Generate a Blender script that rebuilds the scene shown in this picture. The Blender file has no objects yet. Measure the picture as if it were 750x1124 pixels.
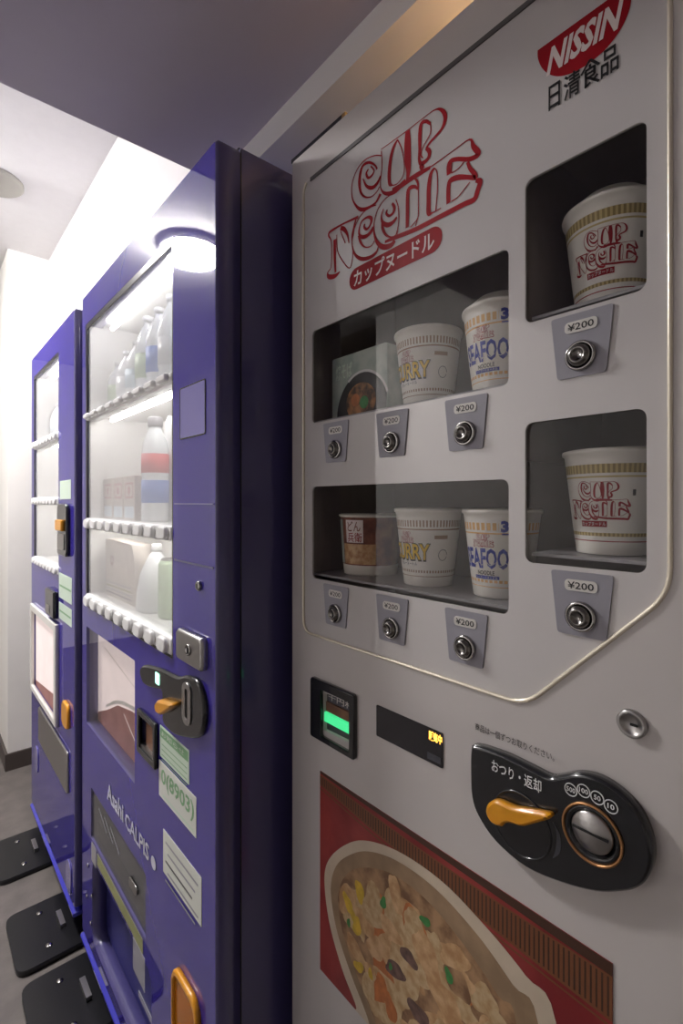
import bpy, math, random
from mathutils import Vector
from mathutils.geometry import tessellate_polygon
random.seed(7)
SC = bpy.context.scene
COL = SC.collection
H = 1.31                      # eye height above the floor
YAW = math.radians(40.8); FOC = 545.0
S_, C_ = math.sin(YAW), math.cos(YAW)
DP, DW = 0.365, 0.49          # front planes of the blue machines and of the white machine

def P(px, py, X=DP):
    "a measured point of the photograph laid on the upright plane at distance X -> (Y, Z)"
    u = (px-375)/FOC; v = (551-py)/FOC
    dx = S_+u*C_; dy = C_-u*S_
    return (X*dy/dx, X*v/dx+H)
def W(px, py): return P(px, py, DW)

# ---------------------------------------------------------------- materials
MATS = {}
def mat(name, col, rough=.5, metal=0, coat=0, emit=None, es=0, noise=0, nscale=30, bump=0, spec=.5, trans=0, col2=None, cior=1.5):
    m = bpy.data.materials.new(name); m.use_nodes = True
    nt = m.node_tree; b = nt.nodes['Principled BSDF']
    b.inputs['Base Color'].default_value = (*col, 1)
    b.inputs['Roughness'].default_value = rough
    b.inputs['Metallic'].default_value = metal
    b.inputs['Coat Weight'].default_value = coat
    b.inputs['Coat Roughness'].default_value = .02; b.inputs['Coat IOR'].default_value = cior
    b.inputs['Specular IOR Level'].default_value = spec
    b.inputs['Transmission Weight'].default_value = trans
    if emit:
        b.inputs['Emission Color'].default_value = (*emit, 1); b.inputs['Emission Strength'].default_value = es
    tc = nt.nodes.new('ShaderNodeTexCoord')
    if noise or col2:
        n = nt.nodes.new('ShaderNodeTexNoise'); n.inputs['Scale'].default_value = nscale; n.inputs['Detail'].default_value = 4
        nt.links.new(tc.outputs['Object'], n.inputs['Vector'])
        r = nt.nodes.new('ShaderNodeValToRGB')
        c2 = col2 or tuple(min(1, c*(1+noise)) for c in col)
        c1 = col if col2 else tuple(c*(1-noise) for c in col)
        r.color_ramp.elements[0].color = (*c1, 1); r.color_ramp.elements[1].color = (*c2, 1)
        r.color_ramp.elements[0].position = .38; r.color_ramp.elements[1].position = .64
        nt.links.new(n.outputs['Fac'], r.inputs['Fac']); nt.links.new(r.outputs['Color'], b.inputs['Base Color'])
    if bump:
        n2 = nt.nodes.new('ShaderNodeTexNoise'); n2.inputs['Scale'].default_value = 200
        bp = nt.nodes.new('ShaderNodeBump'); bp.inputs['Strength'].default_value = bump; bp.inputs['Distance'].default_value = .002
        nt.links.new(tc.outputs['Object'], n2.inputs['Vector'])
        nt.links.new(n2.outputs['Fac'], bp.inputs['Height']); nt.links.new(bp.outputs['Normal'], b.inputs['Normal'])
    MATS[name] = m
    return m
def glass(name, tint=(1, 1, 1), ior=1.5, rough=0.0, haze=0.0, hazecol=(1, 1, 1)):
    m = bpy.data.materials.new(name); m.use_nodes = True
    nt = m.node_tree; nt.nodes.clear()
    o = nt.nodes.new('ShaderNodeOutputMaterial'); t = nt.nodes.new('ShaderNodeBsdfTransparent')
    g = nt.nodes.new('ShaderNodeBsdfGlossy'); f = nt.nodes.new('ShaderNodeFresnel'); x = nt.nodes.new('ShaderNodeMixShader')
    t.inputs['Color'].default_value = (*tint, 1); g.inputs['Roughness'].default_value = rough
    f.inputs['IOR'].default_value = ior
    src = t.outputs[0]
    if haze:
        d = nt.nodes.new('ShaderNodeBsdfDiffuse'); d.inputs['Color'].default_value = (*hazecol, 1)
        y = nt.nodes.new('ShaderNodeMixShader'); y.inputs['Fac'].default_value = haze
        nt.links.new(t.outputs[0], y.inputs[1]); nt.links.new(d.outputs[0], y.inputs[2]); src = y.outputs[0]
    ge = nt.nodes.new('ShaderNodeNewGeometry'); iv = nt.nodes.new('ShaderNodeMath'); iv.operation = 'SUBTRACT'; iv.inputs[0].default_value = 1
    mu = nt.nodes.new('ShaderNodeMath'); mu.operation = 'MULTIPLY'      # only the front face of the pane mirrors
    nt.links.new(ge.outputs['Backfacing'], iv.inputs[1]); nt.links.new(f.outputs[0], mu.inputs[0]); nt.links.new(iv.outputs[0], mu.inputs[1])
    nt.links.new(mu.outputs[0], x.inputs['Fac']); nt.links.new(src, x.inputs[1]); nt.links.new(g.outputs[0], x.inputs[2])
    nt.links.new(x.outputs[0], o.inputs['Surface'])
    MATS[name] = m
mat('white_paint', (.63, .595, .58), .32, coat=.6, noise=.015, nscale=3)
mat('white_panel', (.62, .595, .59), .3, coat=1, cior=1.7, noise=.01, nscale=3)
mat('trim_white', (.96, .88, .72), .25, metal=.4)  # warm light reflected in the trim is put into this champagne colour
mat('cavity', (.23, .195, .18), .6, noise=.05)
mat('shelf_grey', (.34, .33, .34), .35)
mat('plate_grey', (.33, .325, .37), .4)
mat('chrome', (.42, .41, .40), .16, metal=1)
mat('steel', (.5, .49, .48), .3, metal=1, bump=.1)
mat('dark_steel', (.22, .21, .20), .25, metal=1)
mat('black_plastic', (.012, .013, .016), .22, coat=.6)
mat('black_matte', (.01, .01, .011), .6)
mat('black_rubber', (.010, .010, .012), .3, bump=.1)
mat('red_print', (.34, .004, .012), .4, spec=.25)
mat('logo_white', (.82, .72, .70), .35)
mat('black_print', (.012, .012, .014), .4)
mat('grey_print', (.10, .09, .09), .4)
mat('white_print', (.78, .78, .78), .4)
mat('cup_white', (.90, .87, .80), .42)
mat('cup_gold', (.62, .50, .22), .45)
mat('cup_bronze', (.34, .25, .09), .45)
mat('cup_orange', (.80, .48, .18), .45)
mat('cup_brown', (.36, .22, .13), .45)
mat('lid_white', (.78, .74, .66), .5, noise=.03)
mat('navy_print', (.02, .04, .36), .4)
mat('yellow_print', (.90, .58, .01), .4)
mat('dark_cup', (.16, .045, .035), .4, col2=(.30, .10, .06), nscale=60)
mat('noodle_print', (.42, .20, .08), .4, col2=(.65, .42, .22), nscale=90)
mat('pale_green', (.36, .44, .40), .4, col2=(.50, .56, .50), nscale=40)
mat('bowl_black', (.02, .02, .026), .35)
mat('food_print', (.08, .05, .03), .4, col2=(.50, .22, .08), nscale=70)
mat('poster_red', (.22, .018, .022), .3, col2=(.36, .05, .045), nscale=12)
mat('poster_gold', (.20, .075, .03), .35)
mat('poster_tick', (.07, .03, .018), .35)
mat('poster_cream', (.62, .52, .40), .35, noise=.06, nscale=20)
mat('poster_shade', (.33, .22, .13), .35, noise=.15, nscale=25)
mat('broth', (.20, .10, .05), .35, col2=(.45, .27, .14), nscale=45)
mat('shrimp', (.46, .25, .11), .4, col2=(.66, .44, .24), nscale=60)
mat('noodle_pale', (.60, .45, .26), .4, col2=(.46, .28, .13), nscale=80)
mat('egg', (.66, .44, .04), .4, noise=.15, nscale=80)
mat('onion', (.06, .26, .07), .4, noise=.2, nscale=80)
mat('meat', (.15, .085, .07), .4, noise=.3, nscale=80)
mat('carrot', (.52, .17, .05), .4, noise=.15, nscale=80)
mat('orange_lever', (.85, .36, .01), .3, coat=.5)
mat('copper', (.55, .28, .12), .3, metal=.7)
mat('amber', (.9, .5, .05), .5, emit=(1, .46, .06), es=1.1)
mat('green_led', (.05, .5, .2), .5, emit=(.07, .9, .33), es=.28)
mat('green_led_small', (.3, .9, .6), .5, emit=(.35, 1, .7), es=.8)
mat('slot_brown', (.20, .09, .05), .4, noise=.2)
mat('display_dark', (.016, .015, .02), .18, coat=.5)
mat('display_grey', (.07, .07, .085), .3)
mat('purple', (.050, .035, .33), .4, spec=0, coat=1, cior=1.95, noise=.02, nscale=4)
mat('purple_side', (.082, .072, .22), .3, coat=.8, noise=.03, nscale=4)  # same paint as the front, its duller shaded look put into the colour
mat('purple_pale', (.22, .20, .52), .2, coat=.6)
mat('blue_lip', (.05, .05, .48), .2, coat=.5)
mat('pocket_blue', (.03, .03, .16), .3)
mat('interior_white', (.80, .79, .77), .45)
mat('rail_white', (.88, .88, .88), .3)
mat('button_clear', (.88, .88, .88), .3)
mat('card_pink', (.78, .66, .63), .5, emit=(1, .86, .84), es=.16, noise=.05, nscale=10)
mat('card_red', (.42, .19, .17), .5, noise=.1, nscale=15)
mat('card_white', (.74, .72, .68), .5)
mat('beige_pack', (.56, .50, .44), .5, noise=.08, nscale=25)
mat('pink_ink', (.50, .27, .26), .5)
mat('blue_ink', (.14, .24, .60), .5)
mat('skyblue_ink', (.58, .68, .76), .5)
mat('red_ink', (.60, .07, .08), .5)
mat('green_ink', (.50, .62, .42), .5)
mat('bottle_body', (.80, .83, .85), .12, coat=.4)
mat('bottle_white', (.78, .79, .80), .3)
mat('sticker_white', (.72, .74, .68), .5)
mat('sticker_green', (.22, .42, .22), .5)
mat('sticker_palegreen', (.62, .74, .62), .5)
mat('yellow_strip', (.30, .31, .14), .5)
mat('script_white', (.62, .62, .74), .4)
mat('lamp', (1, 1, 1), .5, emit=(1, .97, .95), es=86)
mat('tube', (1, 1, 1), .5, emit=(1, .99, .97), es=6)
mat('warm_lamp', (1, .8, .5), .5, emit=(1, .62, .30), es=26)
mat('fill_lamp', (1, .9, .8), .5, emit=(1, .84, .70), es=1.5)
mat('lamp_rim', (.6, .6, .6), .4)
mat('wall', (.86, .835, .80), .85, noise=.012, nscale=8, bump=.15)
mat('header', (.80, .78, .78), .8, noise=.012, nscale=8)
mat('edge_shade', (.10, .095, .095), .5)
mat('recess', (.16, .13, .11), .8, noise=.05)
mat('ceiling', (.76, .75, .76), .9, noise=.01, bump=.1)
mat('soffit', (.52, .475, .56), .8, noise=.02, nscale=5)  # violet tint of light bounced off the blue machines is in this colour
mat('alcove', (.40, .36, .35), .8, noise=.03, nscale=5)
mat('floor', (.150, .132, .122), .55, noise=.12, nscale=14, bump=.3)
mat('baseboard', (.07, .055, .05), .5)
mat('ceiling_cap', (.42, .41, .37), .6)
mat('brass', (.75, .55, .25), .25, metal=1)
glass('glass_window', (.97, .97, .97), 1.6)
glass('glass_haze', (.97, .97, .97), 1.6, haze=.22, hazecol=(.9, .9, .92))
glass('orange_clear', (.95, .45, .05), 1.5, haze=.45, hazecol=(.85, .33, .01))
glass('smoke_clear', (.55, .55, .56), 1.6, haze=.25, hazecol=(.35, .35, .36))

# ---------------------------------------------------------------- mesh builder
def crom(pts, n=6, closed=False):
    out = []; N = len(pts); rng = N if closed else N-1
    for i in range(rng):
        if closed: p = [pts[(i+k-1) % N] for k in range(4)]
        else: p = [pts[max(0, i-1)], pts[i], pts[i+1], pts[min(N-1, i+2)]]
        for j in range(n):
            t = j/n
            out.append(tuple(.5*((2*p[1][k])+(-p[0][k]+p[2][k])*t+(2*p[0][k]-5*p[1][k]+4*p[2][k]-p[3][k])*t*t +
                                 (-p[0][k]+3*p[1][k]-3*p[2][k]+p[3][k])*t**3) for k in range(len(pts[0]))))
    if not closed: out.append(tuple(pts[-1]))
    return out
def area(poly): return sum(poly[i][0]*poly[(i+1) % len(poly)][1]-poly[(i+1) % len(poly)][0]*poly[i][1] for i in range(len(poly)))/2
def rrect(y0, y1, z0, z1, r, n=5):
    y0, y1 = min(y0, y1), max(y0, y1); z0, z1 = min(z0, z1), max(z0, z1); out = []
    for cy, cz, a in ((y1-r, z1-r, 0), (y0+r, z1-r, 90), (y0+r, z0+r, 180), (y1-r, z0+r, 270)):
        for k in range(n+1):
            t = math.radians(a+90*k/n); out.append((cy+r*math.cos(t), cz+r*math.sin(t)))
    return out
def rounded(poly, r, n=5):
    "round every corner of a polygon"
    out = []; N = len(poly)
    for i in range(N):
        a, b, c = Vector(poly[i-1]), Vector(poly[i]), Vector(poly[(i+1) % N])
        d1 = (a-b); d2 = (c-b); l = min(r, d1.length*.45, d2.length*.45)
        p, q = b+d1.normalized()*l, b+d2.normalized()*l
        for k in range(n+1):
            t = k/n; v = (1-t)**2*p+2*t*(1-t)*b+t*t*q; out.append((v.x, v.y))
    return out
def circ(cy, cz, r, n=28, rz=None): return [(cy+r*math.cos(2*math.pi*k/n), cz+(rz or r)*math.sin(2*math.pi*k/n)) for k in range(n)]
_tc = {}
def text_mesh(s, bold=0):
    k = (s, bold)
    if k not in _tc:
        c = bpy.data.curves.new('letters', 'FONT'); c.body = s; c.resolution_u = 2; c.offset = bold
        o = bpy.data.objects.new('letters', c); COL.objects.link(o)
        dg = bpy.context.evaluated_depsgraph_get(); dg.update()
        m = bpy.data.meshes.new_from_object(o.evaluated_get(dg))
        vs = [(v.co.x, v.co.y) for v in m.vertices]; fs = [tuple(p.vertices) for p in m.polygons]
        bpy.data.objects.remove(o); bpy.data.curves.remove(c); bpy.data.meshes.remove(m)
        x0 = min(v[0] for v in vs); x1 = max(v[0] for v in vs); y0 = min(v[1] for v in vs); y1 = max(v[1] for v in vs)
        _tc[k] = ([((a-x0)/(x1-x0), (b-y0)/(y1-y0)) for a, b in vs], fs)
    return _tc[k]

class MB:
    def __init__(s): s.v = []; s.f = []; s.m = []; s.sm = []; s.names = []
    def mi(s, m):
        if m not in s.names: s.names.append(m)
        return s.names.index(m)
    def add(s, vs, fs, m, smooth=False):
        b = len(s.v); s.v += [tuple(v) for v in vs]; i = s.mi(m)
        for f in fs: s.f.append(tuple(b+k for k in f)); s.m.append(i); s.sm.append(smooth)
        return s
    def box(s, x0, x1, y0, y1, z0, z1, m):
        vs = [(x, y, z) for x in (x0, x1) for y in (y0, y1) for z in (z0, z1)]
        return s.add(vs, [(0, 1, 3, 2), (4, 6, 7, 5), (0, 4, 5, 1), (2, 3, 7, 6), (0, 2, 6, 4), (1, 5, 7, 3)], m)
    def prism(s, poly, x0, x1, m, holes=(), side=None, bev=0):
        "polygon (Y,Z) extruded from x0 (front) to x1"
        loops = [list(poly)]+[list(h) for h in holes]
        if bev:  # a chamfered front edge
            po = loops[0]; sg = 1 if area(po) > 0 else -1; N = len(po); inn = []
            for i in range(N):
                a, b, c = Vector(po[i-1]), Vector(po[i]), Vector(po[(i+1) % N])
                t = ((b-a).normalized()+(c-b).normalized())
                t = t.normalized() if t.length > 1e-9 else (c-b).normalized()
                n = Vector((-t.y, t.x))*sg*bev; inn.append((b.x+n.x, b.y+n.y))
            xb = x0+(bev if x1 > x0 else -bev)
            s.add([(x0, *p) for p in inn]+[(xb, *p) for p in po], [(i, (i+1) % N, N+(i+1) % N, N+i) for i in range(N)], side or m, True)
            front = [inn]+loops[1:]; xs = xb
        else: front = loops; xs = x0
        for lps, x in ((front, x0), (loops, x1)):
            tri = tessellate_polygon([[Vector((p[0], p[1], 0)) for p in l] for l in lps]); fl = [p for l in lps for p in l]
            s.add([(x, *p) for p in fl], [tuple(t) for t in tri], m)
        for li, l in enumerate(loops):
            N = len(l); xa = xs if li == 0 else x0
            s.add([(xa, *p) for p in l]+[(x1, *p) for p in l], [(i, (i+1) % N, N+(i+1) % N, N+i) for i in range(N)], side or m, N > 12)
        return s
    def flat(s, poly, x, m):
        tri = tessellate_polygon([[Vector((p[0], p[1], 0)) for p in poly]])
        return s.add([(x, *p) for p in poly], [tuple(t) for t in tri], m)
    def lathe(s, prof, c, m, seg=32, axis='z', mats=None, smooth=True):
        "prof [(r, h)...] round an upright axis, or round an axis running along X (towards -X)"
        vs = []; n = len(prof)
        for r, h in prof:
            for k in range(seg):
                a = 2*math.pi*k/seg; p, q = r*math.cos(a), r*math.sin(a)
                vs.append((c[0]+p, c[1]+q, c[2]+h) if axis == 'z' else (c[0]-h, c[1]+p, c[2]+q))
        for i in range(n-1):
            mm = mats[i] if mats else m
            for k in range(seg):
                mk = mm[k % len(mm)] if isinstance(mm, (list, tuple)) else mm
                b = len(s.v)
                s.f.append((b+i*seg+k, b+i*seg+(k+1) % seg, b+(i+1)*seg+(k+1) % seg, b+(i+1)*seg+k)); s.m.append(s.mi(mk)); s.sm.append(smooth)
        b = len(s.v); s.v += vs
        if prof[0][0] > 1e-5: s.f.append(tuple(b+k for k in range(seg))[::-1]); s.m.append(s.mi(m if not mats else (mats[0] if isinstance(mats[0], str) else mats[0][0]))); s.sm.append(False)
        if prof[-1][0] > 1e-5: s.f.append(tuple(b+(n-1)*seg+k for k in range(seg))); s.m.append(s.mi(m if not mats else (mats[-1] if isinstance(mats[-1], str) else mats[-1][0]))); s.sm.append(False)
        return s
    def tube(s, path, r, m, seg=8, closed=False):
        N = len(path); vs = []
        for i in range(N):
            a = Vector(path[i-1] if (closed or i) else path[i]); b = Vector(path[(i+1) % N] if (closed or i < N-1) else path[i])
            t = (b-a).normalized(); up = Vector((1, 0, 0)) if abs(t.x) < .9 else Vector((0, 0, 1))
            n = t.cross(up).normalized(); bn = t.cross(n)
            for k in range(seg):
                an = 2*math.pi*k/seg; vs.append(Vector(path[i])+n*r*math.cos(an)+bn*r*math.sin(an))
        fs = [(i*seg+k, i*seg+(k+1) % seg, ((i+1) % N)*seg+(k+1) % seg, ((i+1) % N)*seg+k) for i in range(N if closed else N-1) for k in range(seg)]
        if not closed: fs += [tuple(range(seg)), tuple((N-1)*seg+k for k in range(seg))]
        return s.add(vs, fs, m, True)
    def sheet(s, pf, u0, u1, v0, v1, m, nu=12, nv=1):
        vs = [pf(u0+(u1-u0)*i/nu, v0+(v1-v0)*j/nv) for j in range(nv+1) for i in range(nu+1)]
        return s.add(vs, [(j*(nu+1)+i, j*(nu+1)+i+1, (j+1)*(nu+1)+i+1, (j+1)*(nu+1)+i) for j in range(nv) for i in range(nu)], m)
    def text(s, body, pf, u0, u1, v0, v1, m, bold=0):
        vs, fs = text_mesh(body, bold)
        return s.add([pf(u0+(u1-u0)*a, v0+(v1-v0)*b) for a, b in vs], fs, m)
    def ribbon(s, pts, pf, m, k=1, n=5):
        "pts (u,v,width) -> a printed stroke of varying width"
        p = crom(pts, n) if len(pts) > 2 else pts; N = len(p); vs = []
        for i in range(N):
            a, b = p[max(0, i-1)], p[min(N-1, i+1)]
            t = Vector((b[0]-a[0], b[1]-a[1])); t = t.normalized() if t.length > 1e-9 else Vector((1, 0))
            w = max(p[i][2], .0001)*k/2
            vs += [pf(p[i][0]-t.y*w, p[i][1]+t.x*w), pf(p[i][0]+t.y*w, p[i][1]-t.x*w)]
        return s.add(vs, [(2*i, 2*i+1, 2*i+3, 2*i+2) for i in range(N-1)], m)
    def build(s, name, parent=None, loc=None, bevel=0):
        me = bpy.data.meshes.new(name); org = parent.matrix_world.translation if False else Vector((0, 0, 0))
        base = Vector(loc) if loc else Vector((0, 0, 0))
        if parent is not None: base = Vector(parent['_o'])
        me.from_pydata([tuple(Vector(v)-base) for v in s.v], [], s.f)
        for n in s.names: me.materials.append(MATS[n])
        me.polygons.foreach_set('material_index', s.m); me.polygons.foreach_set('use_smooth', s.sm)
        me.update()
        import bmesh
        bm = bmesh.new(); bm.from_mesh(me); bmesh.ops.remove_doubles(bm, verts=bm.verts, dist=1e-6)
        bmesh.ops.recalc_face_normals(bm, faces=bm.faces); bm.to_mesh(me); bm.free()
        o = bpy.data.objects.new(name, me); COL.objects.link(o)
        if parent is not None: o.parent = parent
        else: o.location = base
        o['_o'] = tuple(base)
        if bevel:
            bv = o.modifiers.new('edge', 'BEVEL'); bv.width = bevel; bv.segments = 3; bv.limit_method = 'ANGLE'; bv.angle_limit = math.radians(60)
        return o
def plane_pf(x): return lambda s, t: (x, -s, t)          # s runs along -Y (reading direction), t is height
def thing(name, label, cat, loc, group=None):
    o = bpy.data.objects.new(name, None); COL.objects.link(o); o.location = loc; o.empty_display_size = .05
    o['_o'] = tuple(loc); return tag(o, label, cat, group)
def tag(o, label, cat, group=None):
    o['label'] = label; o['category'] = cat
    if group: o['group'] = group
    return o
def struct(o): o['kind'] = 'structure'; return o

# ---------------------------------------------------------------- the room
YS = 1.06; ZS = .742+H; ZC = 1.237+H; XH = .525; ZA = .69+H
XL = -1.35; YB = -1.7; YF = 5.0; YP = 2.90; XE = 1.30
struct(MB().box(XL, XE+.1, YB, YF, -.1, 0, 'floor').build('floor'))
struct(MB().box(XL-.1, XE+.1, YS, YF+.1, ZC, ZC+.1, 'ceiling').build('ceiling'))
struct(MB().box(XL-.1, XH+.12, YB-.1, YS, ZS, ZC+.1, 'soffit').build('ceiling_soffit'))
wl = MB(); wl.box(XL-.1, XL, YB-.1, 2.36, 0, ZC+.1, 'wall'); wl.box(XL-.1, XL, 3.6, YF+.1, 0, ZC+.1, 'wall')
struct(wl.build('wall_left'))
struct(MB().box(XL-1.0, XL-.9, 2.26, 3.7, 0, ZC+.1, 'recess').build('wall_recess'))
rs = MB(); rs.box(XL-.9, XL-.1, 2.26, 2.36, 0, ZC+.1, 'recess'); rs.box(XL-.9, XL-.1, 3.6, 3.7, 0, ZC+.1, 'recess'); struct(rs.build('wall_recess_sides'))
struct(MB().box(XL-.9, XL, 2.36, 3.6, -.1, 0, 'floor').build('floor_recess')); struct(MB().box(XL-.9, XL-.1, 2.36, 3.6, ZC, ZC+.1, 'recess').build('ceiling_recess'))
struct(MB().box(XL, XE, YB-.1, YB, 0, ZS, 'wall').build('wall_rear'))
struct(MB().box(XL, .35, YF, YF+.1, 0, ZC, 'wall').build('wall_back'))
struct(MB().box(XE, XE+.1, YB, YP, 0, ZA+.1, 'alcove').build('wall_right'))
struct(MB().box(.35, XE+.1, YP, YF+.1, 0, ZC, 'wall').build('wall_pillar'))
hd = MB(); hd.box(XH, XH+.12, YS, YP, ZA, ZC, 'header'); hd.box(XH, XH+.12, YB, YS, ZA, ZS, 'header')
struct(hd.build('wall_header'))
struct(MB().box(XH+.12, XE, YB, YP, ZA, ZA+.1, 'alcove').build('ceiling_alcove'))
bb = MB(); bb.box(.338, XE, YP-.012, YP, 0, .082, 'baseboard'); bb.box(.338, .35, YP, YF, 0, .082, 'baseboard')
struct(bb.build('baseboard_pillar'))
struct(MB().box(XL, XL+.012, YB, 2.36, 0, .082, 'baseboard').build('baseboard_left'))

# ceiling fittings
cp = (.235, 2.315, ZC)
o = MB().lathe([(.098, 0), (.098, -.010), (.090, -.016), (0.0001, -.017)], cp, 'ceiling_cap', 40).build('ceiling_cover', loc=cp)
tag(o, 'round flat grey cover on the bright white ceiling at the left', 'ceiling cover')
LP = (-.29, 2.29, ZC)
t = thing('ceiling_light', 'round white ceiling lamp past the lowered ceiling, mirrored in the blue machine', 'lamp', LP)
MB().lathe([(.147, 0), (.149, -.029), (.144, -.033), (.1385, -.033)], LP, 'lamp_rim', 40).build('housing', t)
MB().lathe([(.137, -.028), (.1405, -.036), (.136, -.054), (.115, -.070), (.07, -.076), (.0001, -.078)], LP, 'lamp', 40).build('diffuser', t)
LN = (-.72, -.75, ZS)
t = thing('ceiling_light', 'added dim round fill lamp on the lowered ceiling behind the viewer', 'lamp', LN)  # unseen lamp, added to fill the near end with dim warm light
MB().lathe([(.15, 0), (.15, -.02), (.14, -.025)], LN, 'lamp_rim', 32).build('housing', t)
MB().lathe([(.138, -.02), (.1, -.035), (.0001, -.04)], LN, 'fill_lamp', 32).build('diffuser', t)
LW = (.60, .335, ZA)
t = thing('downlight', 'small warm downlight above the white noodle machine', 'lamp', LW)
MB().lathe([(.035, 0), (.035, -.012), (.03, -.015)], LW, 'lamp_rim', 24).build('housing', t)
MB().lathe([(.029, -.012), (.015, -.02), (.0001, -.022)], LW, 'warm_lamp', 24).build('diffuser', t)

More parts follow.
